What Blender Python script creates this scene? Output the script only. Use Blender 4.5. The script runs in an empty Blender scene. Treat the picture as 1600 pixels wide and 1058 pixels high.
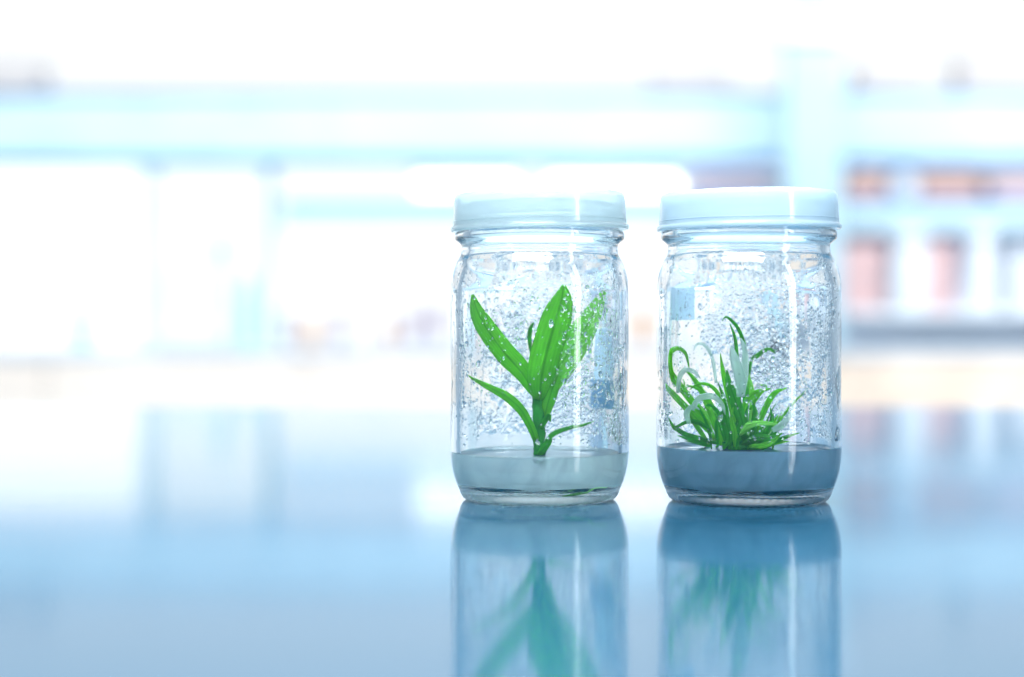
import bpy, bmesh, math, random
from mathutils import Vector, Matrix, noise
random.seed(7)
S = bpy.context.scene
C = S.collection
PI = math.pi

# ------------------------------------------------------------------ camera
FPX, EYE, DIST, HOR = 2800.0, 0.070, 0.70, 500.0      # photo pixels are 1600 wide
cam = bpy.data.cameras.new('camera')
camo = bpy.data.objects.new('camera', cam)
C.objects.link(camo)
camo.location = (0, -DIST, EYE)
camo.rotation_euler = (PI / 2, 0, 0)
cam.sensor_width = 36.0
cam.lens = 36.0 * FPX / 1600.0
cam.shift_y = -(529.0 - HOR) / 1600.0
cam.clip_start, cam.clip_end = 0.02, 60
cam.dof.use_dof = True
cam.dof.focus_distance = 0.685
cam.dof.aperture_fstop = 4.0
S.camera = camo

# ------------------------------------------------------------------ world, lamps, exposure
W = bpy.data.worlds.new('World')
S.world = W
W.use_nodes = True
bg = W.node_tree.nodes['Background']
bg.inputs[0].default_value = (0.56, 0.78, 1.0, 1)
bg.inputs[1].default_value = 0.32
S.view_settings.view_transform = 'Standard'
S.view_settings.look = 'None'
S.view_settings.exposure = 0.75
S.view_settings.gamma = 1.0


def area(name, loc, aim, sx, sy, power, col):
    l = bpy.data.lights.new(name, 'AREA')
    l.shape = 'RECTANGLE'
    l.size, l.size_y = sx, sy
    l.energy = power
    l.color = col
    o = bpy.data.objects.new(name, l)
    C.objects.link(o)
    o.location = loc
    d = (Vector(aim) - Vector(loc)).normalized()
    o.rotation_euler = d.to_track_quat('-Z', 'Y').to_euler()
    return o


# tall window light behind the camera to the right (the streak on lids and glass)
area('window_light', (1.75, -1.45, 0.75), (0.05, 0, 0.05), 0.24, 1.7, 9, (0.93, 0.98, 1.0))
# unseen fill lamps added over the table, before and behind the jars
area('ceiling_light', (-0.3, -1.3, 2.0), (0.05, 0, 0.05), 1.8, 0.8, 100, (0.84, 0.93, 1.0))
area('ceiling_light', (0.2, 1.5, 1.9), (0.1, 0, 0.06), 1.8, 0.8, 70, (0.85, 0.94, 1.0))
# unseen lamps added to brighten the far bench
area('ceiling_light', (-0.6, 3.4, 2.1), (-0.6, 4.9, 0.2), 3.0, 0.5, 39, (0.93, 0.97, 1.0))
area('ceiling_light', (2.0, 2.9, 1.5), (1.6, 5.0, 0.2), 1.5, 0.5, 25, (0.95, 0.98, 1.0))

cy = S.cycles
cy.max_bounces = 28
cy.transmission_bounces = 24
cy.transparent_max_bounces = 16
cy.glossy_bounces = 10
cy.diffuse_bounces = 5
cy.sample_clamp_indirect = 6
cy.use_denoising = True
cy.caustics_refractive = True
cy.caustics_reflective = True
cy.blur_glossy = 0.3


# ------------------------------------------------------------------ helpers
def at(px, py, d):
    """photo pixel at distance d from the camera -> world point"""
    return Vector(((px - 800) / FPX * d, d - DIST, EYE - (py - HOR) / FPX * d))


def empty(name, loc=(0, 0, 0), label=None, cat=None, group=None):
    o = bpy.data.objects.new(name, None)
    o.empty_display_size = 0.02
    C.objects.link(o)
    o.location = loc
    tag(o, label, cat, group)
    return o


def tag(o, label=None, cat=None, group=None, kind=None):
    if label: o['label'] = label
    if cat: o['category'] = cat
    if group: o['group'] = group
    if kind: o['kind'] = kind
    return o


def link(name, me, mat, parent=None, smooth=False):
    o = bpy.data.objects.new(name, me)
    C.objects.link(o)
    if mat: me.materials.append(mat)
    if smooth:
        me.polygons.foreach_set('use_smooth', [True] * len(me.polygons))
    if parent: o.parent = parent
    return o


def from_bm(bm, name):
    me = bpy.data.meshes.new(name)
    bm.normal_update()
    bm.to_mesh(me)
    bm.free()
    return me


def box(name, x0, x1, y0, y1, z0, z1, mat, parent=None, bev=0.004):
    bm = bmesh.new()
    bmesh.ops.create_cube(bm, size=1)
    for v in bm.verts:
        v.co = Vector(((x0 + x1) / 2 + v.co.x * (x1 - x0), (y0 + y1) / 2 + v.co.y * (y1 - y0),
                       (z0 + z1) / 2 + v.co.z * (z1 - z0)))
    if bev:
        b = min(bev, 0.3 * min(x1 - x0, y1 - y0, z1 - z0))
        bmesh.ops.bevel(bm, geom=bm.edges[:], offset=b, segments=2, affect='EDGES', profile=0.7)
    bmesh.ops.recalc_face_normals(bm, faces=bm.faces[:])
    return link(name, from_bm(bm, name), mat, parent)


def smooth_path(pts, k=6):
    """Catmull-Rom through the points (2D or 3D tuples)"""
    P = [Vector(p) for p in pts]
    out = []
    n = len(P)
    for i in range(n - 1):
        p0 = P[i - 1] if i else P[0] * 2 - P[1]
        p1, p2 = P[i], P[i + 1]
        p3 = P[i + 2] if i + 2 < n else P[-1] * 2 - P[-2]
        for j in range(k):
            t = j / k
            out.append(0.5 * ((2 * p1) + (p2 - p0) * t + (2 * p0 - 5 * p1 + 4 * p2 - p3) * t * t
                              + (3 * p1 - p0 - 3 * p2 + p3) * t ** 3))
    out.append(P[-1])
    return out


def lathe(name, prof, mat, parent=None, n=96, closed=False, wob=None):
    """prof: (r, z) pairs; an open profile starts and ends on the axis when r == 0"""
    bm = bmesh.new()
    rings = []
    for (r, z) in prof:
        if r < 1e-7:
            rings.append([bm.verts.new((0, 0, z))])
        else:
            ring = []
            for i in range(n):
                a = 2 * PI * i / n
                rr, zz = (r, z) if wob is None else wob(r, z, a)
                ring.append(bm.verts.new((rr * math.cos(a), rr * math.sin(a), zz)))
            rings.append(ring)
    m = len(rings)
    for k in range(m if closed else m - 1):
        A, B = rings[k], rings[(k + 1) % m]
        if len(A) == 1 and len(B) == 1: continue
        for i in range(n):
            j = (i + 1) % n
            if len(A) == 1: bm.faces.new((A[0], B[j], B[i]))
            elif len(B) == 1: bm.faces.new((A[i], A[j], B[0]))
            else: bm.faces.new((A[i], A[j], B[j], B[i]))
    bmesh.ops.recalc_face_normals(bm, faces=bm.faces[:])
    return link(name, from_bm(bm, name), mat, parent, True)


# ------------------------------------------------------------------ materials
def mat_new(name):
    m = bpy.data.materials.new(name)
    m.use_nodes = True
    nt = m.node_tree
    return m, nt, nt.nodes['Principled BSDF']


def N(nt, t, **kw):
    n = nt.nodes.new(t)
    for k, v in kw.items(): setattr(n, k, v)
    return n


def paint(name, col, rough=0.5, spec=0.4, var=0.06, scale=6.0):
    m, nt, p = mat_new(name)
    tc = N(nt, 'ShaderNodeTexCoord')
    nz = N(nt, 'ShaderNodeTexNoise')
    nz.inputs['Scale'].default_value = scale
    nz.inputs['Detail'].default_value = 5
    nt.links.new(tc.outputs['Object'], nz.inputs['Vector'])
    r = N(nt, 'ShaderNodeValToRGB')
    r.color_ramp.elements[0].position = 0.3
    r.color_ramp.elements[1].position = 0.7
    r.color_ramp.elements[0].color = (*[c * (1 - var) for c in col], 1)
    r.color_ramp.elements[1].color = (*[min(1, c * (1 + var)) for c in col], 1)
    nt.links.new(nz.outputs['Fac'], r.inputs['Fac'])
    nt.links.new(r.outputs['Color'], p.inputs['Base Color'])
    p.inputs['Roughness'].default_value = rough
    p.inputs['Specular IOR Level'].default_value = spec
    return m


def glow(name, col, strength):
    m, nt, p = mat_new(name)
    p.inputs['Base Color'].default_value = (0.05, 0.05, 0.05, 1)
    p.inputs['Emission Color'].default_value = (*col, 1)
    p.inputs['Emission Strength'].default_value = strength
    return m


def bump(nt, p, src, strength, dist):
    b = N(nt, 'ShaderNodeBump')
    b.inputs['Strength'].default_value = strength
    b.inputs['Distance'].default_value = dist
    nt.links.new(src, b.inputs['Height'])
    nt.links.new(b.outputs['Normal'], p.inputs['Normal'])
    return b


def glass_mat(name, ior, col, rough=0.0, bumps=None):
    m, nt, p = mat_new(name)
    p.inputs['Base Color'].default_value = (*col, 1)
    p.inputs['Transmission Weight'].default_value = 1
    p.inputs['Roughness'].default_value = rough
    p.inputs['IOR'].default_value = ior
    if bumps:
        tc = N(nt, 'ShaderNodeTexCoord')
        mp = N(nt, 'ShaderNodeMapping')
        mp.inputs['Scale'].default_value = bumps[3]
        nt.links.new(tc.outputs['Object'], mp.inputs['Vector'])
        nz = N(nt, 'ShaderNodeTexNoise')
        nz.inputs['Scale'].default_value = bumps[0]
        nz.inputs['Detail'].default_value = 2
        nt.links.new(mp.outputs['Vector'], nz.inputs['Vector'])
        bump(nt, p, nz.outputs['Fac'], bumps[1], bumps[2])
    return m


M_glass = glass_mat('jar_glass', 1.50, (0.965, 0.99, 1.0), 0.0, (60, 0.35, 0.0006, (1, 1, 0.45)))


def wet_glass():
    """the same glass, its inner face beaded with fine condensation"""
    m, nt, p = mat_new('wet_glass')
    p.inputs['Base Color'].default_value = (0.965, 0.99, 1.0, 1)
    p.inputs['Transmission Weight'].default_value = 1
    p.inputs['Roughness'].default_value = 0.0
    p.inputs['IOR'].default_value = 1.50
    tc = N(nt, 'ShaderNodeTexCoord')
    mp = N(nt, 'ShaderNodeMapping')
    mp.inputs['Scale'].default_value = (1, 1, 0.75)
    nt.links.new(tc.outputs['Object'], mp.inputs['Vector'])
    vo = N(nt, 'ShaderNodeTexVoronoi', feature='SMOOTH_F1')
    vo.inputs['Scale'].default_value = 1150
    vo.inputs['Smoothness'].default_value = 0.25
    nt.links.new(mp.outputs['Vector'], vo.inputs['Vector'])
    n1 = N(nt, 'ShaderNodeTexNoise')
    n1.inputs['Scale'].default_value = 55
    n1.inputs['Detail'].default_value = 4
    nt.links.new(mp.outputs['Vector'], n1.inputs['Vector'])
    v2 = N(nt, 'ShaderNodeTexVoronoi', feature='SMOOTH_F1')
    v2.inputs['Scale'].default_value = 520
    v2.inputs['Smoothness'].default_value = 0.15
    nt.links.new(mp.outputs['Vector'], v2.inputs['Vector'])
    n2 = N(nt, 'ShaderNodeTexNoise')
    n2.inputs['Scale'].default_value = 120
    nt.links.new(mp.outputs['Vector'], n2.inputs['Vector'])
    st = N(nt, 'ShaderNodeMapRange')
    st.inputs['From Min'].default_value = 0.42
    st.inputs['From Max'].default_value = 0.58
    nt.links.new(n2.outputs['Fac'], st.inputs['Value'])
    vm = N(nt, 'ShaderNodeMix')
    nt.links.new(st.outputs['Result'], vm.inputs[0])
    nt.links.new(vo.outputs['Distance'], vm.inputs[2])
    nt.links.new(v2.outputs['Distance'], vm.inputs[3])
    r = N(nt, 'ShaderNodeMapRange')
    r.inputs['From Min'].default_value = 0.595
    r.inputs['From Max'].default_value = 0.66
    nt.links.new(n1.outputs['Fac'], r.inputs['Value'])
    sp = N(nt, 'ShaderNodeSeparateXYZ')
    nt.links.new(tc.outputs['Object'], sp.inputs[0])
    # the face turned to the cooler right and back beads most
    fx = N(nt, 'ShaderNodeMath', operation='MULTIPLY_ADD'); fx.inputs[1].default_value = 3.2
    nt.links.new(sp.outputs['X'], fx.inputs[0]); nt.links.new(n1.outputs['Fac'], fx.inputs[2])
    fy = N(nt, 'ShaderNodeMath', operation='MULTIPLY_ADD'); fy.inputs[1].default_value = 5.0
    nt.links.new(sp.outputs['Y'], fy.inputs[0]); nt.links.new(fx.outputs[0], fy.inputs[2])
    nt.links.new(fy.outputs[0], r.inputs['Value'])
    mu = N(nt, 'ShaderNodeMath', operation='MULTIPLY')
    nt.links.new(vm.outputs[0], mu.inputs[0])
    nt.links.new(r.outputs['Result'], mu.inputs[1])
    b = bump(nt, p, mu.outputs[0], 1.0, 0.0008)
    b.invert = True
    return m


M_wet = wet_glass()
M_drop = glass_mat('water_drop', 1.33, (1, 1, 1), 0.0)


def table_mat():
    m, nt, p = mat_new('blue_laminate')
    tc = N(nt, 'ShaderNodeTexCoord')
    nz = N(nt, 'ShaderNodeTexNoise')
    nz.inputs['Scale'].default_value = 7
    nz.inputs['Detail'].default_value = 4
    nt.links.new(tc.outputs['Object'], nz.inputs['Vector'])
    r = N(nt, 'ShaderNodeValToRGB')
    r.color_ramp.elements[0].color = (0.010, 0.068, 0.118, 1)
    r.color_ramp.elements[1].color = (0.017, 0.084, 0.142, 1)
    nt.links.new(nz.outputs['Fac'], r.inputs['Fac'])
    nt.links.new(r.outputs['Color'], p.inputs['Base Color'])
    n2 = N(nt, 'ShaderNodeTexNoise')
    n2.inputs['Scale'].default_value = 30
    n2.inputs['Detail'].default_value = 6
    nt.links.new(tc.outputs['Object'], n2.inputs['Vector'])
    mr = N(nt, 'ShaderNodeMapRange')
    mr.inputs['To Min'].default_value = 0.072
    mr.inputs['To Max'].default_value = 0.105
    nt.links.new(n2.outputs['Fac'], mr.inputs['Value'])
    nt.links.new(mr.outputs['Result'], p.inputs['Roughness'])
    p.inputs['IOR'].default_value = 1.31
    n3 = N(nt, 'ShaderNodeTexNoise')
    n3.inputs['Scale'].default_value = 45
    nt.links.new(tc.outputs['Object'], n3.inputs['Vector'])
    bump(nt, p, n3.outputs['Fac'], 0.05, 0.0003)
    return m


def translucent(name, col, tcol, fac, rough, spec=0.5, nscale=0, nvar=0.1):
    """diffuse and light passing through a thin body, under a glossy skin"""
    m = bpy.data.materials.new(name)
    m.use_nodes = True
    nt = m.node_tree
    p = nt.nodes['Principled BSDF']
    out = nt.nodes['Material Output']
    p.inputs['Base Color'].default_value = (*col, 1)
    p.inputs['Roughness'].default_value = rough
    p.inputs['Specular IOR Level'].default_value = spec
    tr = N(nt, 'ShaderNodeBsdfTranslucent')
    tr.inputs['Color'].default_value = (*tcol, 1)
    mx = N(nt, 'ShaderNodeMixShader')
    mx.inputs[0].default_value = fac
    nt.links.new(p.outputs[0], mx.inputs[1])
    nt.links.new(tr.outputs[0], mx.inputs[2])
    nt.links.new(mx.outputs[0], out.inputs['Surface'])
    return m, nt, p, tr, mx


def leaf_mat(name, dark, light, tcol, fac=0.5):
    m, nt, p, tr, mx = translucent(name, light, tcol, fac, 0.45, 0.14)
    uv = N(nt, 'ShaderNodeUVMap')
    sep = N(nt, 'ShaderNodeSeparateXYZ')
    nt.links.new(uv.outputs['UV'], sep.inputs[0])
    # lengthwise veins
    w = N(nt, 'ShaderNodeTexWave', wave_type='BANDS', bands_direction='X')
    w.inputs['Scale'].default_value = 2.6
    w.inputs['Distortion'].default_value = 1.2
    w.inputs['Detail'].default_value = 2
    nt.links.new(uv.outputs['UV'], w.inputs['Vector'])
    # distance from the midrib
    a = N(nt, 'ShaderNodeMath', operation='SUBTRACT'); a.inputs[1].default_value = 0.5
    nt.links.new(sep.outputs['X'], a.inputs[0])
    b = N(nt, 'ShaderNodeMath', operation='ABSOLUTE'); nt.links.new(a.outputs[0], b.inputs[0])
    mr = N(nt, 'ShaderNodeMapRange')
    mr.inputs['From Min'].default_value = 0.0
    mr.inputs['From Max'].default_value = 0.09
    nt.links.new(b.outputs[0], mr.inputs['Value'])
    nz = N(nt, 'ShaderNodeTexNoise'); nz.inputs['Scale'].default_value = 130
    nz.inputs['Detail'].default_value = 4
    tc = N(nt, 'ShaderNodeTexCoord'); nt.links.new(tc.outputs['Object'], nz.inputs['Vector'])
    s1 = N(nt, 'ShaderNodeMath', operation='MULTIPLY_ADD')
    s1.inputs[1].default_value = 0.18; nt.links.new(w.outputs['Fac'], s1.inputs[0])
    s0 = N(nt, 'ShaderNodeMath', operation='MULTIPLY'); s0.inputs[1].default_value = 0.5
    nt.links.new(mr.outputs[0], s0.inputs[0]); nt.links.new(s0.outputs[0], s1.inputs[2])
    s2 = N(nt, 'ShaderNodeMath', operation='MULTIPLY_ADD'); s2.inputs[1].default_value = 0.45
    nt.links.new(nz.outputs['Fac'], s2.inputs[0]); nt.links.new(s1.outputs[0], s2.inputs[2])
    r = N(nt, 'ShaderNodeValToRGB')
    r.color_ramp.elements[0].position = 0.2
    r.color_ramp.elements[1].position = 0.95
    r.color_ramp.elements[0].color = (*dark, 1)
    r.color_ramp.elements[1].color = (*light, 1)
    nt.links.new(s2.outputs[0], r.inputs['Fac'])
    nt.links.new(r.outputs['Color'], p.inputs['Base Color'])
    mc = N(nt, 'ShaderNodeMix', data_type='RGBA', blend_type='MULTIPLY')
    mc.inputs[0].default_value = 0.55
    r2 = N(nt, 'ShaderNodeValToRGB')
    r2.color_ramp.elements[0].position = 0.25; r2.color_ramp.elements[1].position = 0.85
    r2.color_ramp.elements[0].color = (0.35, 0.45, 0.35, 1)
    nt.links.new(s2.outputs[0], r2.inputs['Fac'])
    mc.inputs[6].default_value = (*tcol, 1)
    nt.links.new(r2.outputs['Color'], mc.inputs[7])
    nt.links.new(mc.outputs[2], tr.inputs['Color'])
    bump(nt, p, w.outputs['Fac'], 0.3, 0.0003)
    return m


M_leaf = leaf_mat('fresh_leaf', (0.045, 0.34, 0.015), (0.19, 0.66, 0.05), (0.38, 0.95, 0.06), 0.55)
M_leaf2 = leaf_mat('dark_leaf', (0.015, 0.20, 0.02), (0.07, 0.42, 0.04), (0.14, 0.78, 0.05), 0.5)
M_leafl = leaf_mat('light_leaf', (0.10, 0.48, 0.06), (0.32, 0.80, 0.16), (0.50, 1.0, 0.20), 0.55)
M_pale = translucent('pale_leaf', (0.80, 0.97, 0.90), (0.85, 1.0, 0.92), 0.45, 0.15)[0]
M_pale.node_tree.nodes['Principled BSDF'].inputs['Transmission Weight'].default_value = 0.75
M_pale.node_tree.nodes['Principled BSDF'].inputs['IOR'].default_value = 1.33
M_stem = leaf_mat('stem_green', (0.01, 0.16, 0.02), (0.04, 0.36, 0.04), (0.05, 0.55, 0.05), 0.3)


def lid_mat(name, col, tcol, trans):
    m, nt, p, tr, mx = translucent(name, col, tcol, 0.38, 0.22, 0.5)
    p.inputs['Coat Weight'].default_value = 1.0
    p.inputs['Coat Roughness'].default_value = 0.06
    p.inputs['Transmission Weight'].default_value = trans
    p.inputs['IOR'].default_value = 1.45
    tc = N(nt, 'ShaderNodeTexCoord')
    mp = N(nt, 'ShaderNodeMapping'); mp.inputs['Scale'].default_value = (1, 1, 9)
    nt.links.new(tc.outputs['Object'], mp.inputs['Vector'])
    nz = N(nt, 'ShaderNodeTexNoise'); nz.inputs['Scale'].default_value = 40; nz.inputs['Detail'].default_value = 5
    nt.links.new(mp.outputs['Vector'], nz.inputs['Vector'])
    bump(nt, p, nz.outputs['Fac'], 0.25, 0.0005)
    return m


M_lid1 = lid_mat('clear_lid_plastic', (0.90, 0.98, 0.99), (0.90, 0.99, 1.0), 0.85)
M_lid2 = lid_mat('milky_lid_plastic', (0.82, 0.93, 0.99), (0.82, 0.94, 1.0), 0.55)


def gel_mat(name, col, tcol, trans, fac):
    m, nt, p, tr, mx = translucent(name, col, tcol, fac, 0.12, 0.5)
    p.inputs['Coat Weight'].default_value = 1.0
    p.inputs['Coat Roughness'].default_value = 0.02
    p.inputs['Coat IOR'].default_value = 1.6
    p.inputs['Transmission Weight'].default_value = trans
    p.inputs['IOR'].default_value = 1.34
    tc = N(nt, 'ShaderNodeTexCoord')
    n1 = N(nt, 'ShaderNodeTexNoise')
    n1.inputs['Scale'].default_value = 55
    n1.inputs['Detail'].default_value = 6
    n1.inputs['Distortion'].default_value = 1.5
    nt.links.new(tc.outputs['Object'], n1.inputs['Vector'])
    for c, sh, sock in ((col, p, 'Base Color'), (tcol, tr, 'Color')):
        r = N(nt, 'ShaderNodeValToRGB')
        r.color_ramp.elements[0].position = 0.3
        r.color_ramp.elements[1].position = 0.7
        r.color_ramp.elements[0].color = (*[x * 0.80 for x in c], 1)
        r.color_ramp.elements[1].color = (*[min(1, x * 1.12) for x in c], 1)
        nt.links.new(n1.outputs['Fac'], r.inputs['Fac'])
        nt.links.new(r.outputs['Color'], sh.inputs[sock])
    return m


M_gel1 = gel_mat('pale_gel', (0.68, 0.88, 0.98), (0.78, 0.94, 1.0), 0.65, 0.55)
M_gel2 = gel_mat('blue_gel', (0.30, 0.50, 0.64), (0.36, 0.58, 0.72), 0.45, 0.5)

# ------------------------------------------------------------------ setting: floor, far wall
M_floor = paint('grey_vinyl', (0.42, 0.50, 0.56), 0.35)
M_wall = paint('white_wall_paint', (0.80, 0.84, 0.86), 0.7)
M_cyan = paint('pale_cyan_paint', (0.56, 0.72, 0.79), 0.5)
M_frame = paint('frame_blue', (0.74, 0.88, 0.93), 0.4)
M_trim_shade = paint('blue_trim', (0.12, 0.30, 0.55), 0.4)  # trim and shelf edge blue, also the shade strip under the beam
M_peach = paint('pale_peach_laminate', (0.97, 0.80, 0.68), 0.5)
M_beige = paint('beech_veneer', (0.92, 0.70, 0.55), 0.5, var=0.12)
M_white = paint('white_laminate', (0.82, 0.85, 0.88), 0.4)
M_lav = paint('lavender_board', (0.80, 0.86, 0.96), 0.5)
M_grey = paint('blue_grey_board', (0.58, 0.66, 0.78), 0.5)
M_palepink = paint('pale_pink_card', (0.80, 0.60, 0.62), 0.5)
M_post = translucent('frosted_post', (0.85, 0.97, 0.98), (0.92, 1.0, 1.0), 0.7, 0.4)[0]
M_column = paint('column_paint', (0.44, 0.60, 0.66), 0.5)
M_red = paint('brick_red_card', (0.82, 0.44, 0.33), 0.5)
M_pink = paint('salmon_card', (0.88, 0.58, 0.55), 0.5)
M_card = paint('brown_card', (0.55, 0.50, 0.48), 0.7)
M_mauve = paint('mauve_clay', (0.42, 0.36, 0.44), 0.6)
M_yel = paint('yellow_cap', (0.85, 0.80, 0.05), 0.4)
M_bottle = translucent('white_bottle', (0.97, 0.98, 1.0), (0.95, 0.97, 1.0), 0.2, 0.35)[0]
M_pane = glow('daylight_pane', (0.96, 0.995, 1.0), 0.74)
M_pane_soft = glow('hazy_daylight_pane', (0.97, 0.99, 1.0), 0.57)
M_pane_cyan = glow('pale_cyan_pane', (0.92, 0.99, 1.0), 0.74)
M_pane_hot = glow('bright_daylight_pane', (0.97, 1.0, 1.0), 0.95)
M_slot_glow = glow('lamp_diffuser', (0.98, 1.0, 1.0), 3.0)

o = box('floor', -7, 7, -3, 6.6, -0.96, -0.90, M_floor, bev=0); tag(o, kind='structure')
DW = 6.5
yw = DW - DIST
o = box('wall', -7, 7, yw + 0.05, yw + 0.25, -0.90, 2.3, M_wall, bev=0); tag(o, kind='structure')


def window(x0, x1, y0, y1, pane, label, group='windows in the far wall'):
    a, b = at(x0, y1, DW), at(x1, y0, DW)
    t = empty('window', (0, 0, 0), label, 'window', group)
    yy = yw
    f = 0.007
    box('pane', a.x + f, b.x - f, yy + 0.005, yy + 0.015, a.z + f, b.z - f, pane, t, 0)
    box('frame', a.x, b.x, yy - 0.02, yy + 0.04, a.z, a.z + f, M_frame, t)
    box('frame', a.x, b.x, yy - 0.02, yy + 0.04, b.z - f, b.z, M_frame, t)
    box('frame', a.x, a.x + f, yy - 0.02, yy + 0.04, a.z + f, b.z - f, M_frame, t)
    box('frame', b.x - f, b.x, yy - 0.02, yy + 0.04, a.z + f, b.z - f, M_frame, t)
    return t


window(-900, -330, 176, 585, M_pane, 'overexposed window pane at the far left end of the wall')
window(-320, 222, 176, 585, M_pane_hot, 'brightest blown out window behind the left end of the bench')
window(223, 415, 176, 585, M_pane_cyan, 'narrow bright window between the two pale cyan posts')
window(416, 803, 176, 585, M_pane, 'bright window behind the yellow capped bottle')
window(807, 1225, 176, 585, M_pane, 'bright window seen behind and between the two jars')
window(1330, 1900, 176, 585, M_pane, 'window hidden behind the loaded right hand shelves')
for k, (x0, x1) in enumerate([(-900, 1262), (1266, 2100)]):
    window(x0, x1, -420, 172, M_pane_soft, ['long clerestory window above the overhead beam left of the column',
           'clerestory window above the cartons right of the column'][k], 'clerestory windows above the beam')

# ------------------------------------------------------------------ far bench and its shelving
DB = 5.3
yb = DB - DIST


def zb(py, d=DB): return EYE - (py - HOR) / FPX * d
def xb(px, d=DB): return (px - 800) / FPX * d


XL, XR = xb(-700), xb(2050)
t = empty('lab_bench', (0, yb, -0.9), 'long far lab bench with beech coloured front and white top behind the jars', 'bench')
def lb(name, x0, x1, y0, y1, z0, z1, m, par, bev=0.004):
    L = par.location
    return box(name, x0 - L.x, x1 - L.x, y0 - L.y, y1 - L.y, z0 - L.z, z1 - L.z, m, par, bev)
lb('worktop', XL, XR, yb - 0.10, yb + 0.70, zb(553), zb(541), M_white, t)
n = 7
for i in range(n):
    a = XL + (XR - XL) * i / n
    b = XL + (XR - XL) * (i + 1) / n
    lb('cupboard_door', a + 0.004, b - 0.004, yb - 0.095, yb - 0.075, -0.80, zb(562), M_beige if a > xb(900) else M_peach, t)
lb('carcass', XL, XR, yb - 0.07, yb + 0.65, -0.80, zb(553), M_white, t, 0)
lb('plinth', XL, XR, yb + 0.02, yb + 0.6, -0.90, -0.80, M_grey, t, 0)

t = empty('overhead_beam', (0, yb, zb(245)), 'pale cyan overhead beam with dark blue lower edge spanning the lab', 'beam')
lb('beam_face', XL, XR, yb, yb + 0.12, zb(243), zb(152), M_cyan, t)
lb('lower_trim', XL, XR, yb - 0.012, yb + 0.132, zb(257), zb(244), M_trim_shade, t)  # dark strip added for the shade on the beam's underside
lb('upper_trim', XL, XR, yb - 0.012, yb + 0.132, zb(151), zb(145), M_trim_shade, t)

t = empty('column', (0, yb - 0.15, 0), 'pale cyan square column rising right of centre beside the red boxes', 'column')
lb('shaft', xb(1222, DB - .15), xb(1306, DB - .15), yb - 0.25, yb - 0.13, zb(543), zb(85), M_column, t, 0.01)
lb('capital', xb(1216, DB - .15), xb(1312, DB - .15), yb - 0.27, yb - 0.11, zb(84), zb(60), M_white, t, 0.01)

# mullion posts in front of the left windows
for px, w, lbl in ((222, 4, 'narrow pale cyan post in front of the left windows'), (412, 7, 'wide pale cyan post at the left end of the long shelf')):
    o = box('post', xb(px - w), xb(px + w), yb + 0.14, yb + 0.22, zb(541), zb(258), M_post)
    tag(o, lbl, 'post', 'posts of the bench shelving')

# long shelf board
t = empty('shelf_unit', (0, yb, zb(541)), 'long pale cyan two level shelf standing on the far bench', 'shelf')
SX0, SX1 = xb(440), xb(2000)
lb('shelf_board', SX0, SX1, yb + 0.0, yb + 0.30, zb(319), zb(308), M_trim_shade, t)
lb('fascia', SX0, SX1, yb + 0.01, yb + 0.03, zb(360), zb(321), M_cyan, t)
lb('shelf_board', xb(1312), SX1, yb - 0.14, yb + 0.30, zb(499), zb(486), M_white, t)
lb('back_board', xb(1085), SX1, yb + 0.30, yb + 0.32, zb(485), zb(258), M_lav, t)
lb('lower_board', xb(1312), SX1, yb + 0.10, yb + 0.12, zb(541), zb(500), M_grey, t)
for px in (1312, 1700, 1990):
    lb('upright', xb(px - 5), xb(px + 5), yb + 0.04, yb + 0.295, zb(485), zb(362), M_cyan, t)

# glowing boxes added in place of the bright window slots
for k, (a, b) in enumerate([(648, 806), (858, 1062)]):
    t = empty('tube_light', (0, yb, 0), ['glowing tube lamp under the beam left of the left jar', 'glowing tube lamp under the beam behind the lids'][k],
              'lamp', 'tube lamps under the overhead beam')
    box('housing', xb(a - 3), xb(b + 3), 0.05, 0.10, zb(277), zb(260), M_white, t)
    box('diffuser', xb(a), xb(b), 0.03, 0.085, zb(298), zb(278), M_slot_glow, t, 0.012)


# red and salmon boxes on the shelves
def crate(px0, px1, py0, py1, m, label, group, dd=0.0):
    t = empty('storage_box', (xb((px0 + px1) / 2), yb + 0.15 + dd, zb(py1)), label, 'box', group)
    w = xb(px1) - xb(px0); h = zb(py0) - zb(py1)
    box('carton', -w / 2, w / 2, -0.08, 0.08, 0, h * 0.80, m, t, 0.003)
    box('lid', -w / 2 - 0.003, w / 2 + 0.003, -0.084, 0.084, h * 0.80 + 0.001, h, m, t, 0.003)
    return t


G = 'cartons on the shelves of the far bench'
crate(1092, 1204, 266, 307, M_palepink, 'pale pink carton on the upper shelf left of the column', G)
crate(1326, 1392, 266, 307, M_red, 'red carton on the upper shelf just right of the column', G)
crate(1448, 1540, 266, 307, M_red, 'wide red carton on the upper shelf right of the white pot', G)
crate(1560, 1680, 270, 307, M_pink, 'salmon carton at the right end of the upper shelf', G)
crate(1322, 1388, 378, 485, M_pink, 'salmon carton on the lower shelf just right of the right jar', G)
crate(1438, 1500, 378, 485, M_pink, 'salmon carton on the lower shelf between the two white bottles', G)
crate(1620, 1720, 400, 485, M_lav, 'lavender carton past the right edge of the lower shelf', G)
G = 'cartons on top of the overhead beam'
for (a, b, c, l) in [(1340, 1440, 100, 'brown carton on the beam right of the column'),
                     (1500, 1660, 90, 'larger brown carton on the beam near the right edge'),
                     (1020, 1140, 104, 'brown carton on the beam above the gap between the jars'),
                     (-60, 62, 100, 'brown carton on the beam at the far left')]:
    tt = crate(a, b, c, 145, M_card, l, G, -0.09)


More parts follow.
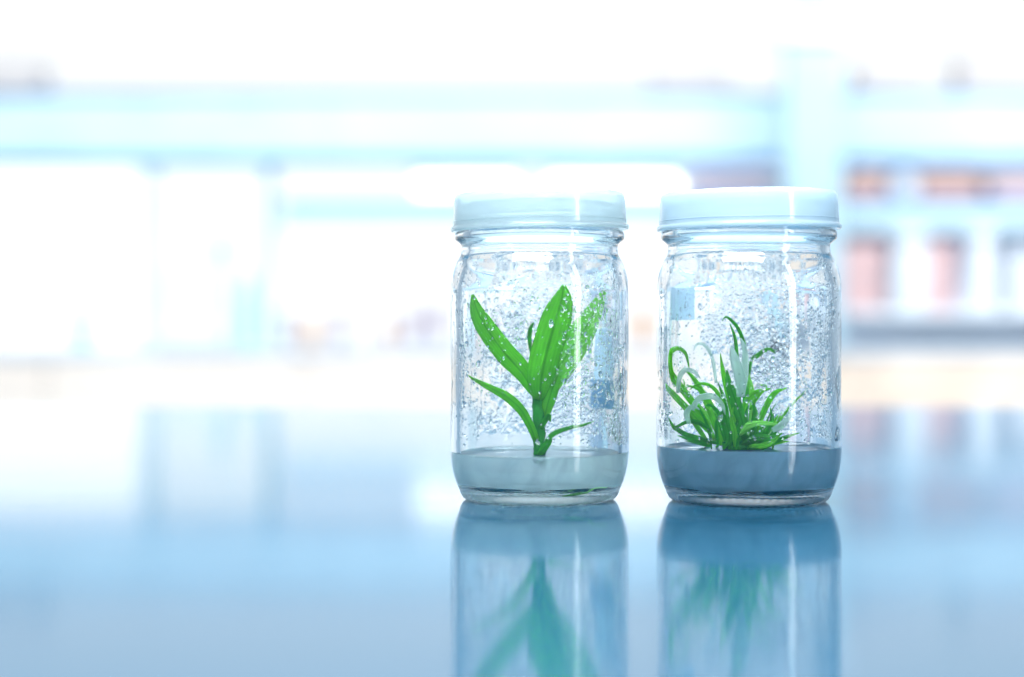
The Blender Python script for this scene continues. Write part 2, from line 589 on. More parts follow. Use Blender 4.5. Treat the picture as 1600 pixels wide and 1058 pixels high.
def bottle(px, py0, py1, wpx, m, capm, name, label, cat, group=None, d=DB, dy=0.06, neck=0.45):
    t = empty(name, (xb(px), yb + dy, zb(py1)), label, cat, group)
    h = zb(py0) - zb(py1); r = wpx / 2 / FPX * DB
    pr = smooth_path([(r * .9, 0), (r, h * .04), (r, h * .35), (r, h * .66), (r * .8, h * .76), (r * neck, h * .83), (r * neck, h * .88)], 4)
    lathe('bottle_body', [(0, 0)] + [(max(p.x, .001), p.y) for p in pr] + [(0, h * .88)], m, t, 32)
    lathe('cap', [(0, h * .881), (r * neck * 1.25, h * .881), (r * neck * 1.25, h * .985), (r * neck * 1.1, h), (0, h)], capm, t, 32)
    return t


G = 'white bottles on the lower shelf'
bottle(1411, 364, 485, 52, M_bottle, M_white, 'bottle', 'broad white bottle between the two salmon cartons on the lower shelf', 'bottle', G, neck=.8, dy=-0.09)
bottle(1524, 360, 485, 44, M_bottle, M_white, 'bottle', 'slimmer white bottle right of the second salmon carton', 'bottle', G, neck=.75, dy=-0.09)
bottle(1586, 380, 485, 40, M_bottle, M_white, 'bottle', 'white bottle at the right edge of the lower shelf', 'bottle', G, neck=.5, dy=-0.09)
bottle(1420, 262, 307, 44, M_bottle, M_white, 'storage_pot', 'short white pot between two red cartons on the upper shelf', 'pot', neck=.8)
bottle(585, 424, 541, 26, M_bottle, M_yel, 'bottle', 'white bottle with a yellow cap on the far bench', 'bottle', neck=.45)


t = empty('incubator', (xb(292), yb + 0.1, zb(541)), 'white rounded cabinet on the bench below the narrow window', 'incubator')  # white box added to whiten the lower part of the window behind
lb('body', xb(236), xb(348), yb + 0.02, yb + 0.20, zb(540.5), zb(405), M_white, t, 0.03)
lb('door', xb(242), xb(342), yb + 0.005, yb + 0.018, zb(532), zb(412), M_white, t, 0.01)


def pot(px, h, w, label):
    t = empty('seedling_pot', (xb(px), yb + 0.05, zb(541)), label, 'pot', 'small dark pots standing on the far bench')
    r = w / 2 / FPX * DB; h = h / FPX * DB
    lathe('pot_body', [(0, 0), (r * .7, 0), (r * .95, h * .75), (r * .85, h * .75), (r * .8, h * .7), (0, h * .7)], M_mauve, t, 24)
    lathe('rim', [(r * .85, h * .76), (r * 1.05, h * .76), (r * 1.05, h), (r * .85, h)], M_mauve, t, 24, closed=True)


for px, h, w, l in [(250, 36, 20, 'small mauve pot on the bench below the left windows'),
                    (443, 54, 22, 'mauve pot on the bench below the wide post'),
                    (530, 60, 26, 'taller mauve pot left of the yellow capped bottle'),
                    (642, 60, 30, 'left one of two close mauve pots beside the left jar'),
                    (682, 68, 30, 'mauve pot closest to the left jar')]:
    pot(px, h, w, l)

M_cyanb = translucent('cyan_bottle', (0.45, 0.85, 0.88), (0.55, 0.95, 0.97), 0.5, 0.3)[0]
M_amber = translucent('amber_bottle', (0.75, 0.50, 0.35), (0.85, 0.60, 0.42), 0.4, 0.3)[0]
for px, top, w, m, lbl in [(128, 468, 26, M_cyanb, 'pale cyan bottle at the left end of the far bench'),
                           (332, 372, 34, M_cyanb, 'cyan flask shaped bottle behind the white cabinet'),
                           (388, 430, 24, M_cyanb, 'cyan bottle between the white cabinet and the mauve pots'),
                           (486, 494, 30, M_amber, 'squat amber bottle between two mauve pots'),
                           (606, 500, 24, M_amber, 'small amber bottle right of the yellow capped bottle'),
                           (1004, 470, 30, M_amber, 'amber bottle seen in the gap between the two jars')]:
    bottle(px, top, 541, w, m, M_white if m is M_amber else M_cyanb, 'bottle', lbl, 'bottle', 'coloured bottles on the far bench', neck=.6, dy=0.16 if px == 332 else 0.0)

# ------------------------------------------------------------------ the table the jars stand on
t = empty('table', (0, -0.2, -0.90), 'glossy pale blue table top under the two jars', 'table')
M_table = table_mat()
box('tabletop', -1.3, 1.3, -1.1, 0.95, 0.866, 0.90, M_table, t, 0.003)
for sx in (-1.2, 1.2):
    for sy in (-1.0, 0.85):
        box('leg', sx - .03, sx + .03, sy - .03, sy + .03, 0, 0.865, M_grey, t)

M_tape = translucent('blue_tape', (0.74, 0.88, 0.98), (0.80, 0.93, 1.0), 0.8, 0.4)[0]
M_tape2 = translucent('dark_blue_tape', (0.32, 0.55, 0.72), (0.34, 0.58, 0.76), 0.7, 0.4)[0]

# ------------------------------------------------------------------ jars
def jar_profile():
    outer = smooth_path([(0.0275, 0.0), (0.0297, 0.0010), (0.0313, 0.0040), (0.0334, 0.0098), (0.03445, 0.0155),
                         (0.03475, 0.0215), (0.03475, 0.045), (0.03475, 0.070), (0.03470, 0.0815), (0.0341, 0.0872),
                         (0.0325, 0.0922), (0.0310, 0.0950), (0.0305, 0.0972), (0.0306, 0.0990), (0.0316, 0.1002),
                         (0.0328, 0.1012), (0.0331, 0.1028), (0.0326, 0.1043), (0.0312, 0.1052), (0.0305, 0.1075),
                         (0.0306, 0.1100), (0.0305, 0.1140), (0.0298, 0.1158)], 5)
    inner = smooth_path([(0.0288, 0.1160), (0.0278, 0.1150), (0.0272, 0.1100), (0.0270, 0.0990), (0.0272, 0.0960), (0.0284, 0.0915),
                         (0.0302, 0.0865), (0.0311, 0.0810), (0.0312, 0.0700), (0.0312, 0.0450), (0.0312, 0.0200),
                         (0.0308, 0.0130), (0.0292, 0.0080), (0.0262, 0.0056), (0.0200, 0.0052)], 5)
    bottom = [(0, 0.0026), (0.010, 0.0025), (0.018, 0.0021), (0.0225, 0.0012), (0.0250, 0.0003)]
    return bottom + [(p.x, p.y) for p in outer] + [(p.x, p.y) for p in inner] + [(0, 0.0055)]


def inner_r(z):
    pts = [(0.0052, 0.020), (0.0056, 0.0262), (0.008, 0.0292), (0.013, 0.0308), (0.020, 0.0312), (0.045, 0.0312), (0.070, 0.0312), (0.081, 0.0311),
           (0.0865, 0.0302), (0.0915, 0.0284), (0.096, 0.0272), (0.099, 0.027), (0.115, 0.0275)]
    for (a, ra), (b, rb) in zip(pts, pts[1:]):
        if a <= z <= b: return ra + (rb - ra) * (z - a) / (b - a)
    return pts[0][1] if z < pts[0][0] else pts[-1][1]


def drops_mesh(name, items, rs):
    """items: (angle, z, size across, size along, thickness factor)"""
    bmp = bmesh.new()
    bmesh.ops.create_icosphere(bmp, subdivisions=2, radius=1)
    base = [v.co.copy() for v in bmp.verts]
    faces = [[v.index for v in f.verts] for f in bmp.faces]
    bmp.free()
    bms = bmesh.new()
    bmesh.ops.create_icosphere(bms, subdivisions=1, radius=1)
    sb = [v.co.copy() for v in bms.verts]
    sf = [[v.index for v in f.verts] for f in bms.faces]
    bms.free()
    V, F = [], []
    for (a, z, sa, sz, th) in items:
        big = sa > 0.00038
        B, FF = (base, faces) if big else (sb, sf)
        r = inner_r(z) * rs + 0.00003
        rad = Vector((math.cos(a), math.sin(a), 0))
        tan = Vector((-math.sin(a), math.cos(a), 0))
        c = rad * r + Vector((0, 0, z))
        sh = random.uniform(-0.35, 0.35)
        k0 = len(V)
        for v in B:
            wob = 1 + (0.22 * noise.noise(v * 1.1 + Vector((a * 7, z * 900, 0))) if big else 0)
            p = c + tan * ((v.x + sh * v.z) * sa * wob) + Vector((0, 0, v.z * sz * wob)) - rad * (v.y * sa * th)
            V.append(p)
        F += [[i + k0 for i in f] for f in FF]
    me = bpy.data.meshes.new(name)
    me.from_pydata([tuple(v) for v in V], [], F)
    me.update()
    return me


def make_drops(jar, rs, n_small, seed, gel_top, dens, cluster):
    random.seed(seed)
    items = []
    tries = 0
    while len(items) < n_small and tries < n_small * 40:
        tries += 1
        a = random.uniform(0, 2 * PI)
        z = random.uniform(gel_top + 0.003, 0.094)
        if random.random() > dens(a, z): continue
        s = 0.00010 + 0.00042 * random.random() ** 2.6
        items.append((a, z, s, s * random.uniform(0.8, 1.5), random.uniform(0.6, 1.0)))
    big = []
    tries = 0
    while len(big) < 150 and tries < 8000:
        tries += 1
        a = random.uniform(0, 2 * PI)
        z = random.uniform(gel_top + 0.004, 0.090)
        if random.random() > dens(a, z): continue
        s = random.uniform(0.0005, 0.0011)
        big.append((a, z, s, s * random.uniform(0.8, 1.8), random.uniform(0.55, 0.9)))
    # a coarse patch of heavier drops on the rear wall
    for q in range(cluster[4]):
        a = random.gauss(cluster[0], cluster[1]); z = random.gauss(cluster[2], cluster[3])
        if not gel_top + .004 < z < .09: continue
        sz = random.uniform(0.0003, 0.00085)
        items.append((a, z, sz, sz * random.uniform(0.7, 1.6), random.uniform(0.8, 1.25)))
    # drops that ran down the wall in wandering tracks
    for q in range(11):
        a = random.choice([random.uniform(0.2, 2.9), random.uniform(-0.5, 0.4), random.uniform(2.8, 3.6)])
        z = random.uniform(0.070, 0.092); ze = random.uniform(gel_top + 0.006, z - 0.012)
        while z > ze:
            a += random.uniform(-0.012, 0.012)
            sz = random.uniform(0.00022, 0.0005)
            items.append((a, z, sz, sz * random.uniform(1.2, 2.6), random.uniform(0.6, 1.0)))
            z -= sz * random.uniform(1.6, 4.5)
        items.append((a, z, 0.0009, 0.0013, 0.8))
    o = link('condensation', drops_mesh('condensation', items, rs), M_drop, jar, True)
    tag(o, kind='stuff')
    for it in big[:60]:
        o = link('water_drop', drops_mesh('water_drop', [it], rs), M_drop, jar, True)
    o = link('condensation', drops_mesh('condensation', big[60:], rs), M_drop, jar, True)
    tag(o, kind='stuff')


def lid_profile():
    out = smooth_path([(0.0290, 0.11930), (0.0322, 0.1191), (0.0331, 0.1182), (0.0334, 0.1165), (0.0336, 0.1120),
                       (0.0338, 0.1085), (0.0339, 0.1070)], 4)
    out = [(p.x, p.y) for p in out]
    out += [(0.0340, 0.1067), (0.0344, 0.1066), (0.03465, 0.1063), (0.03475, 0.1058), (0.0347, 0.1050), (0.0344, 0.1047), (0.0338, 0.1047), (0.0332, 0.1049)]
    out += [(0.0328, 0.1070), (0.0326, 0.1120), (0.0323, 0.1165), (0.0316, 0.1178), (0.0300, 0.1180)]
    return [(0, 0.1189), (0.012, 0.1190), (0.022, 0.11915)] + out + [(0, 0.1179)]


def make_jar(loc, rs, lidm, label, tilt, seed, gel_top, dens, n, rot, stickers, cluster):
    j = empty('glass_jar', loc, label, 'jar', 'tissue culture jars on the table')
    def wob(r, z, a):
        # pressed glass is never quite round
        if z < 0.004 and 0.0215 < r < 0.0315:
            z = z + 0.00009 * math.cos(64 * a) * (1 - z / 0.004)
            r = r + 0.00010 * math.cos(64 * a + 1)
        k = 1 + 0.0022 * math.sin(2 * a + rot) + 0.0012 * math.sin(5 * a + z * 60 + rot)
        return r * rs * k, z + 0.00012 * math.sin(3 * a + rot) * min(1, z / 0.01)
    g = lathe('glass_body', jar_profile(), M_glass, j, 320, wob=wob)
    g.data.materials.append(M_wet)
    for p in g.data.polygons:
        c = p.center
        if 0.0225 < c.z < 0.096 and math.hypot(c.x, c.y) < inner_r(c.z) * rs * 1.012: p.material_index = 1
    # screw thread on the neck
    bm = bmesh.new()
    turns, nn = 1.25, 150
    prev = None
    for i in range(nn + 1):
        u = i / nn
        a = rot + u * turns * 2 * PI
        z = 0.1080 + 0.0045 * u
        fade = min(1, u * 14, (1 - u) * 14)
        ring = []
        for q in range(6):
            ph = 2 * PI * q / 6
            rr = (0.0304 + 0.0009 * fade * math.cos(ph)) * rs
            ring.append(bm.verts.new((rr * math.cos(a), rr * math.sin(a), z + 0.0008 * fade * math.sin(ph))))
        if prev:
            for q in range(6): bm.faces.new((prev[q], prev[(q + 1) % 6], ring[(q + 1) % 6], ring[q]))
        else: bm.faces.new(ring)
        prev = ring
    bm.faces.new(prev[::-1])
    bmesh.ops.recalc_face_normals(bm, faces=bm.faces[:])
    link('screw_thread', from_bm(bm, 'screw_thread'), M_glass, j, True)
    l = lathe('lid', [(r * (rs + 0.0), z) for r, z in lid_profile()], lidm, j, 144)
    l.rotation_euler = (0, tilt, 0)
    l.location = (-0.112 * math.sin(tilt), 0, 0.112 * (1 - math.cos(tilt)))
    # fine moulded ridges round the skirt
    for zr in (0.1085,):
        rg = lathe('ridge', [(0.0336 * rs, zr - .0003), (0.03405 * rs, zr), (0.0336 * rs, zr + .0003), (0.0331 * rs, zr)], lidm, l, 144, closed=True)
    make_drops(j, rs, n, seed, gel_top, dens, cluster)
    # tape labels on the back of the glass
    for (a0, a1, z0, z1, m) in stickers:
        bm = bmesh.new(); prev = None
        for i in range(13):
            a = a0 + (a1 - a0) * i / 12
            col = []
            for (rr, z) in ((0.03490, z0), (0.03490, z1), (0.03502, z1), (0.03502, z0)):
                col.append(bm.verts.new((rr * rs * math.cos(a), rr * rs * math.sin(a), z)))
            if prev:
                for q in range(4): bm.faces.new((prev[q], prev[(q + 1) % 4], col[(q + 1) % 4], col[q]))
            else: bm.faces.new(col)
            prev = col
        bm.faces.new(prev[::-1])
        bmesh.ops.recalc_face_normals(bm, faces=bm.faces[:])
        link('tape_label', from_bm(bm, 'tape_label'), m, j)
    return j


def nz(a, z, s, o): return noise.noise(Vector((math.cos(a) * s, math.sin(a) * s, z * 33 * s + o)))


# angles: -pi/2 faces the camera, 0 is the right side
def dens1(a, z):
    k = 0.03 + 1.5 * max(0, nz(a, z, 1.3, 3.1)) + 1.2 * max(0, nz(a, z, 3.1, 9) - 0.05)
    x = math.cos(a)
    if math.sin(a) < -0.3 and x < 0.45: k *= 0.3
    if math.sin(a) < -0.3 and 0.2 < x < 0.8 and 0.036 < z < 0.088: k += 0.75 * min(1, (x - 0.2) * 5)
    if x > 0.15 and z < 0.068: k = k * 1.8 + 0.12
    if x > 0.75 or x < -0.8: k += 0.15
    if z > 0.088: k *= 0.5
    return k


def dens2(a, z):
    k = 0.02 + 1.5 * max(0, nz(a, z, 1.3, 13.1)) + 1.2 * max(0, nz(a, z, 3.1, 19) - 0.05)
    x = math.cos(a)
    if math.sin(a) < -0.3 and x < 0.55: k *= 0.3
    if -0.1 < x < 0.75 and 0.045 < z < 0.072: k = k * 2 + 0.2
    if x > 0.7: k += 0.12
    return k


J1 = Vector(((843 - 800) / FPX * 0.70, 0.0, 0.0))
J2 = Vector(((1169.5 - 800) / FPX * 0.695, -0.005, 0.0))
G1T, G2T = 0.0188, 0.0213
R2 = 1.022
make_jar(J1, 1.0, M_lid1, 'left glass jar with clear lid, pale gel and one broad leaved plantlet', math.radians(-0.9), 11, G1T, dens1, 8800, 0.4, [(0.30, 0.78, 0.046, 0.0665, M_tape), (0.30, 0.86, 0.0345, 0.0459, M_tape2)], (2.0, 0.35, 0.062, 0.018, 420))
make_jar(J2, R2, M_lid2, 'right glass jar with milky blue lid, dark gel and bushy plantlet', math.radians(-0.7), 23, G2T, dens2, 6500, 2.1, [(PI - 0.98, PI - 0.36, 0.0700, 0.0845, M_tape)], (1.12, 0.30, 0.056, 0.010, 620))


def gel(loc, top, rs, m, label, tint):
    def rr(z): return (inner_r(z) + 0.0005) * rs
    prof = [(0, 0.0050)] + [(rr(0.0056) * k, 0.0050) for k in (0.5, 0.75)]
    z = 0.0052
    while z < top:
        prof.append((rr(z), z)); z += 0.0008
    # meniscus climbing the wall
    prof += [(rr(top), top), (rr(top) - 0.0003, top - 0.0003), (rr(top) - 0.0011, top - 0.0009), (rr(top) - 0.003, top - 0.0012), (0.015, top - 0.0012), (0, top - 0.0012)]
    o = lathe('agar_gel', prof, m, None, 128)
    o.location = loc
    tag(o, label, 'gel', 'set gel in the jars')
    return o


gel(J1, G1T, 1.0, M_gel1, 'pale milky gel in the bottom of the left jar', 0)
gel(J2, G2T, R2, M_gel2, 'dark slate blue gel in the bottom of the right jar', 0)


# ------------------------------------------------------------------ plantlets
def ribbon(name, pts, width, mat, parent, origin, shape='leaf', twist=(0, 0), fold=0.25, k=7, thick=0.00022, nx=7):
    """pts: (px, py, depth in m from the jar axis) ; width in photo px at the widest"""
    P = []
    for (px, py, dy) in pts:
        d = DIST + origin.y + dy
        P.append(Vector(((px - 800) / FPX * d, origin.y + dy, EYE - (py - HOR) / FPX * d)) - origin)
    path = smooth_path([tuple(p) for p in P], k)
    n = len(path)
    wm = width * 0.00025
    bm = bmesh.new()
    uvl = bm.loops.layers.uv.new('UVMap')
    rows = []
    for i, p in enumerate(path):
        t = i / (n - 1)
        tan = (path[min(i + 1, n - 1)] - path[max(i - 1, 0)]).normalized()
        view = Vector((0, -1, 0))
        side = tan.cross(view)
        if side.length < 1e-4: side = Vector((1, 0, 0))
        side.normalize()
        nrm = side.cross(tan).normalized()
        tw = math.radians(twist[0] + (twist[1] - twist[0]) * t)
        s2 = side * math.cos(tw) + nrm * math.sin(tw)
        n2 = nrm * math.cos(tw) - side * math.sin(tw)
        if shape == 'leaf': w = (math.sin(PI * min(1, (t * 0.93 + 0.05)) ** 0.85) ** 0.8) * 1.0
        elif shape == 'strap': w = min(1, 0.65 + t) * (1 - t ** 3.0) ** 0.8 + 0.04
        else: w = (1 - t) ** 0.7 * 0.9 + 0.1
        w = max(0.03, w) * wm / 2 * (1 + 0.05 * math.sin(9 * t + pts[0][0]))
        row = []
        for q in range(nx):
            u = q / (nx - 1) * 2 - 1
            off = s2 * (u * w) + n2 * (-(abs(u) ** 1.3) * w * fold + w * 0.06 * math.sin(11 * t + u * 2))
            row.append(bm.verts.new(p + off))
        rows.append(row)
    for i in range(n - 1):
        for q in range(nx - 1):
            f = bm.faces.new((rows[i][q], rows[i][q + 1], rows[i + 1][q + 1], rows[i + 1][q]))
            for l, (uu, vv) in zip(f.loops, ((q, i), (q + 1, i), (q + 1, i + 1), (q, i + 1))):
                l[uvl].uv = (uu / (nx - 1), vv / (n - 1))
    o = link(name, from_bm(bm, name), mat, parent, True)
    md = o.modifiers.new('thickness', 'SOLIDIFY')
    md.thickness = thick
    md.offset = 0
    return o


def rod(name, pts, radii, mat, parent, origin, k=6, seg=12, lump=0.0):
    P = []
    for (px, py, dy) in pts:
        d = DIST + origin.y + dy
        P.append(Vector(((px - 800) / FPX * d, origin.y + dy, EYE - (py - HOR) / FPX * d)) - origin)
    path = smooth_path([tuple(p) for p in P], k)
    n = len(path)
    bm = bmesh.new()
    uvl = bm.loops.layers.uv.new('UVMap')
    prev = None
    for i, p in enumerate(path):
        t = i / (n - 1)
        f = t * (len(radii) - 1)
        a = int(min(f, len(radii) - 2)); r = radii[a] + (radii[a + 1] - radii[a]) * (f - a)
        r *= 0.00025
        tan = (path[min(i + 1, n - 1)] - path[max(i - 1, 0)]).normalized()
        s = tan.cross(Vector((0, -1, 0.01))).normalized(); b = s.cross(tan)
        ring = []
        for q in range(seg):
            an = 2 * PI * q / seg
            rr = r * (1 + lump * noise.noise(Vector((math.cos(an), math.sin(an), i * 0.5 + pts[0][0]))))
            ring.append(bm.verts.new(p + s * rr * math.cos(an) + b * rr * math.sin(an)))
        if prev:
            for q in range(seg):
                fc = bm.faces.new((prev[q], prev[(q + 1) % seg], ring[(q + 1) % seg], ring[q]))
                for l in fc.loops: l[uvl].uv = (q / seg, t)
        else: bm.faces.new(ring)
        prev = ring
    bm.faces.new(prev[::-1])
    bmesh.ops.recalc_face_normals(bm, faces=bm.faces[:])
    return link(name, from_bm(bm, name), mat, parent, True)


O1 = Vector((J1.x, J1.y, G1T - 0.0012))
p1 = empty('plantlet', O1, 'plantlet with broad pointed green leaves on one stem in the left jar', 'plant', 'plantlets growing in the jars')
rod('stem', [(843, 716, 0.0), (843, 700, 0), (842, 672, 0), (841, 640, 0), (839, 600, 0)], [8, 10.5, 10, 9.5, 8, 7], M_stem, p1, O1, lump=0.35)
ribbon('leaf', [(836, 618, 0.0), (818, 585, -0.003), (790, 553, -0.007), (766, 520, -0.010), (750, 490, -0.012), (742, 460, -0.013)], 34, M_leaf, p1, O1, twist=(18, -16), fold=0.5)
ribbon('leaf', [(843, 625, -0.003), (846, 590, -0.008), (856, 545, -0.012), (868, 500, -0.014), (877, 468, -0.014), (880, 443, -0.013)], 50, M_leaf, p1, O1, twist=(-12, 14), fold=0.55)
ribbon('leaf', [(839, 610, 0.004), (842, 570, 0.006), (848, 530, 0.008), (854, 500, 0.009), (857, 476, 0.009)], 22, M_leaf, p1, O1, twist=(-30, -50), fold=0.3)
ribbon('leaf', [(846, 640, 0.002), (858, 600, -0.001), (882, 560, -0.004), (907, 523, -0.006), (928, 487, -0.007), (944, 452, -0.007)], 46, M_leafl, p1, O1, twist=(0, -10), fold=0.25)
ribbon('leaf', [(847, 665, 0.001), (856, 630, -0.002), (868, 595, -0.002), (882, 560, 0.0)], 20, M_leaf, p1, O1, twist=(-10, 10))
ribbon('leaf', [(838, 690, -0.002), (828, 664, -0.006), (814, 640, -0.010), (793, 620, -0.014), (765, 604, -0.018), (734, 586, -0.020)], 15, M_leaf, p1, O1, 'strap', twist=(20, -20))
ribbon('leaf', [(846, 704, 0.0), (855, 688, 0.003), (868, 676, 0.006), (890, 668, 0.010), (912, 664, 0.013), (932, 657, 0.016)], 8, M_leaf2, p1, O1, 'strap', twist=(20, 40))
ribbon('leaf', [(845, 670, -0.004), (853, 655, -0.006), (858, 650, -0.007), (860, 660, -0.008)], 9, M_leaf2, p1, O1, 'strap')
ribbon('leaf', [(832, 560, 0.012), (827, 530, 0.014), (829, 512, 0.014), (834, 504, 0.013)], 8, M_leaf2, p1, O1, 'leaf', twist=(30, 30))
ribbon('leaf', [(842, 712, -0.003), (850, 700, -0.004), (858, 690, -0.005), (862, 678, -0.005)], 11, M_leaf2, p1, O1, 'strap')
M_root = paint('green_root', (0.10, 0.30, 0.08), 0.4)
# root lying along the bottom, pressed against the glass
rod('root', [(876, 771, -0.024), (892, 770.5, -0.0255), (905, 770, -0.0262), (918, 769, -0.026), (930, 763, -0.0275), (948, 762, -0.0272)], [0.8, 2.2, 2.2, 1.4, 0.6, 0.5], M_root, p1, O1, seg=8)

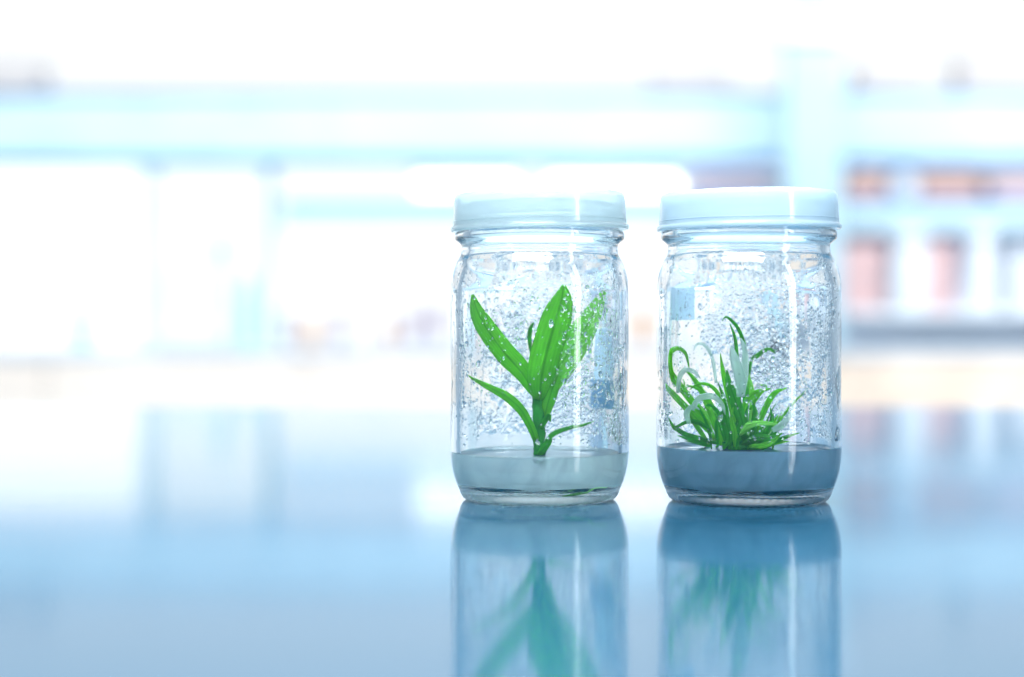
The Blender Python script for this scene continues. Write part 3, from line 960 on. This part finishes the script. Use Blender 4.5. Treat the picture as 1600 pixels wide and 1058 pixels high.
O2 = Vector((J2.x, J2.y, G2T - 0.0012))
p2 = empty('plantlet', O2, 'bushy plantlet of many narrow curling green leaves in the right jar', 'plant', 'plantlets growing in the jars')
rod('crown_base', [(1160, 708, 0.0), (1158, 696, 0.0), (1157, 682, 0.0), (1156, 668, 0.0)], [22, 26, 22, 12, 5], M_stem, p2, O2, lump=0.7, seg=20)
LV = [
    # (points, width, material, shape, twist)
    ([(1118, 690, -.004), (1098, 650, -.008), (1072, 612, -.012), (1053, 580, -.014), (1051, 556, -.014), (1062, 544, -.012), (1074, 552, -.009), (1079, 578, -.006)], 14, 0, 'strap', (10, 40)),
    ([(1130, 692, 0), (1112, 650, .003), (1096, 612, .006), (1080, 588, .009), (1066, 575, .010)], 13, 0, 'leaf', (0, 30)),
    ([(1128, 660, -.006), (1112, 632, -.010), (1097, 612, -.012), (1082, 604, -.013), (1074, 607, -.013)], 9, 1, 'strap', (30, 60)),
    ([(1135, 650, -.010), (1126, 622, -.013), (1112, 604, -.014), (1094, 600, -.014), (1080, 609, -.013)], 9, 1, 'strap', (50, 20)),
    ([(1152, 692, -.004), (1146, 650, -.007), (1137, 610, -.009), (1130, 578, -.010), (1126, 552, -.010)], 12, 0, 'leaf', (0, -20)),
    ([(1166, 696, -.008), (1160, 660, -.012), (1149, 625, -.014), (1140, 600, -.015), (1136, 578, -.015)], 22, 2, 'leaf', (8, -15)),
    ([(1160, 660, .0), (1164, 620, .003), (1165, 575, .005), (1162, 540, .005), (1154, 516, .003), (1143, 502, 0), (1134, 496, -.003), (1129, 502, -.005)], 11, 2, 'strap', (20, 60)),
    ([(1156, 640, -.012), (1155, 600, -.014), (1152, 565, -.015), (1149, 530, -.014), (1141, 506, -.012)], 9, 2, 'leaf', (40, 20)),
    ([(1166, 690, .004), (1167, 640, .008), (1169, 590, .012), (1176, 560, .014), (1192, 549, .014), (1214, 547, .012)], 9, 2, 'strap', (20, 70)),
    ([(1160, 650, -.006), (1168, 625, -.010), (1184, 612, -.013), (1204, 607, -.014)], 12, 0, 'leaf', (0, 20)),
    ([(1172, 640, -.004), (1186, 616, -.008), (1196, 604, -.010), (1186, 601, -.011)], 8, 0, 'strap', (0, 20)),
    ([(1176, 690, -.004), (1188, 655, -.008), (1199, 630, -.010), (1211, 613, -.011), (1229, 606, -.011)], 13, 0, 'leaf', (-10, 30)),
    ([(1156, 680, -.014), (1170, 664, -.017), (1190, 660, -.018), (1217, 663, -.018)], 15, 3, 'leaf', (20, 50)),
    ([(1160, 694, -.010), (1182, 684, -.014), (1203, 684, -.015), (1222, 677, -.014)], 15, 2, 'leaf', (-20, 20)),
    ([(1170, 697, -.012), (1190, 696, -.016), (1206, 690, -.016), (1221, 676, -.015)], 12, 0, 'leaf', (0, 40)),
    ([(1172, 692, .008), (1200, 684, .012), (1218, 662, .015), (1233, 640, .018), (1250, 622, .020), (1272, 606, .021)], 7, 0, 'strap', (0, 40)),
    ([(1125, 694, -.006), (1100, 686, -.010), (1074, 678, -.013), (1056, 664, -.014), (1046, 652, -.014)], 10, 2, 'leaf', (-10, 20)),
    ([(1112, 672, -.010), (1092, 660, -.013), (1076, 660, -.014), (1057, 670, -.014)], 10, 2, 'leaf', (20, 20)),
    ([(1118, 686, -.002), (1092, 656, -.006), (1068, 630, -.009), (1054, 612, -.010), (1048, 600, -.009)], 14, 0, 'leaf', (0, 30)),
    ([(1128, 690, .004), (1108, 655, .006), (1088, 632, .008), (1072, 612, .010), (1066, 592, .010)], 11, 3, 'leaf', (10, -30)),
    ([(1108, 694, -.008), (1092, 668, -.012), (1080, 648, -.013), (1074, 632, -.013)], 10, 0, 'leaf', (0, 30)),
    ([(1128, 696, -.012), (1120, 670, -.015), (1112, 648, -.016), (1104, 634, -.016)], 12, 0, 'leaf', (10, 30)),
    ([(1136, 690, -.010), (1130, 662, -.013), (1121, 642, -.014), (1109, 633, -.014), (1101, 640, -.014)], 9, 2, 'strap', (10, 40)),
    ([(1122, 692, -.014), (1120, 668, -.016), (1124, 650, -.017), (1132, 642, -.017), (1136, 652, -.017)], 8, 2, 'strap', (10, 60)),
    ([(1142, 696, -.013), (1138, 668, -.015), (1133, 645, -.016), (1130, 628, -.016)], 12, 2, 'leaf', (-10, 20)),
    ([(1148, 698, -.015), (1148, 675, -.017), (1144, 655, -.018), (1146, 636, -.018)], 10, 0, 'leaf', (10, -20)),
    ([(1172, 694, -.010), (1178, 668, -.013), (1180, 645, -.014), (1175, 626, -.014)], 12, 2, 'leaf', (0, 30)),
    ([(1165, 690, .0), (1174, 655, .002), (1176, 620, .002), (1170, 590, 0), (1166, 574, -.002)], 12, 3, 'leaf', (0, 30)),
    ([(1185, 694, -.006), (1200, 672, -.009), (1206, 652, -.010), (1203, 636, -.010)], 10, 2, 'leaf', (0, 30)),
    ([(1190, 690, .006), (1206, 668, .009), (1213, 655, .010), (1218, 648, .011)], 9, 0, 'leaf', (0, 30)),
    ([(1110, 696, .004), (1090, 688, .008), (1070, 684, .010), (1056, 680, .011)], 9, 2, 'leaf', (0, 30)),
    ([(1140, 694, .008), (1136, 650, .012), (1128, 618, .014), (1120, 596, .015)], 10, 2, 'leaf', (0, 30)),
    ([(1182, 560, .012), (1192, 549, .013), (1204, 546, .013), (1212, 552, .012)], 9, 2, 'leaf', (0, 10)),
]
MM = [M_leaf, M_leaf, M_leaf2, M_leafl, M_leaf2]
random.seed(5)
for q in range(44):
    # fine blades crowding the base
    x0 = random.uniform(1112, 1208); th = random.uniform(-1.0, 1.0) + (x0 - 1160) / 90
    L = random.uniform(34, 78); d0 = random.uniform(-.012, .012); d1 = d0 * 1.3
    c = random.uniform(-0.8, 0.8)
    pp = [(x0, 702, d0)]
    for i in range(1, 5):
        u = i / 4; an = th + c * u
        pp.append((pp[-1][0] + math.sin(an) * L / 4, pp[-1][1] - math.cos(an) * L / 4, d0 + (d1 - d0) * u))
    if all(1045 < a[0] < 1262 for a in pp):
        LV.append((pp, random.uniform(5, 9), random.choice([0, 2, 2, 4]), random.choice(['leaf', 'strap']), (random.uniform(-30, 30), random.uniform(-50, 50))))
for pts, w, mi, sh, tw in LV:
    ribbon('leaf', pts, w * 0.74, MM[mi], p2, O2, sh, tw, fold=0.35, k=6, nx=5)
PL = [([(1062, 614, -.018), (1063, 590, -.020), (1074, 578, -.020), (1088, 580, -.020), (1097, 592, -.019)], 9),
      ([(1084, 640, -.018), (1096, 622, -.020), (1116, 619, -.021), (1130, 632, -.021), (1134, 648, -.020)], 10),
      ([(1158, 620, -.019), (1156, 590, -.021), (1147, 560, -.022), (1143, 540, -.022)], 17),
      ([(1160, 618, -.018), (1163, 585, -.020), (1164, 550, -.021), (1158, 528, -.020)], 12),
      ([(1118, 598, .008), (1112, 560, .010), (1100, 540, .012), (1088, 538, .012), (1082, 548, .012)], 6),
      ([(1206, 672, -.020), (1220, 664, -.022), (1231, 648, -.022), (1234, 636, -.021)], 11),
      ([(1080, 662, -.016), (1077, 645, -.018), (1086, 634, -.019), (1096, 640, -.019)], 8)]
for pts, w in PL:
    o = ribbon('leaf', pts, w, M_pale, p2, O2, 'strap', (10, 40), fold=0.3, k=6, nx=5)
    o['label'] = 'pale translucent curled leaf'
# roots in the clear gel seam
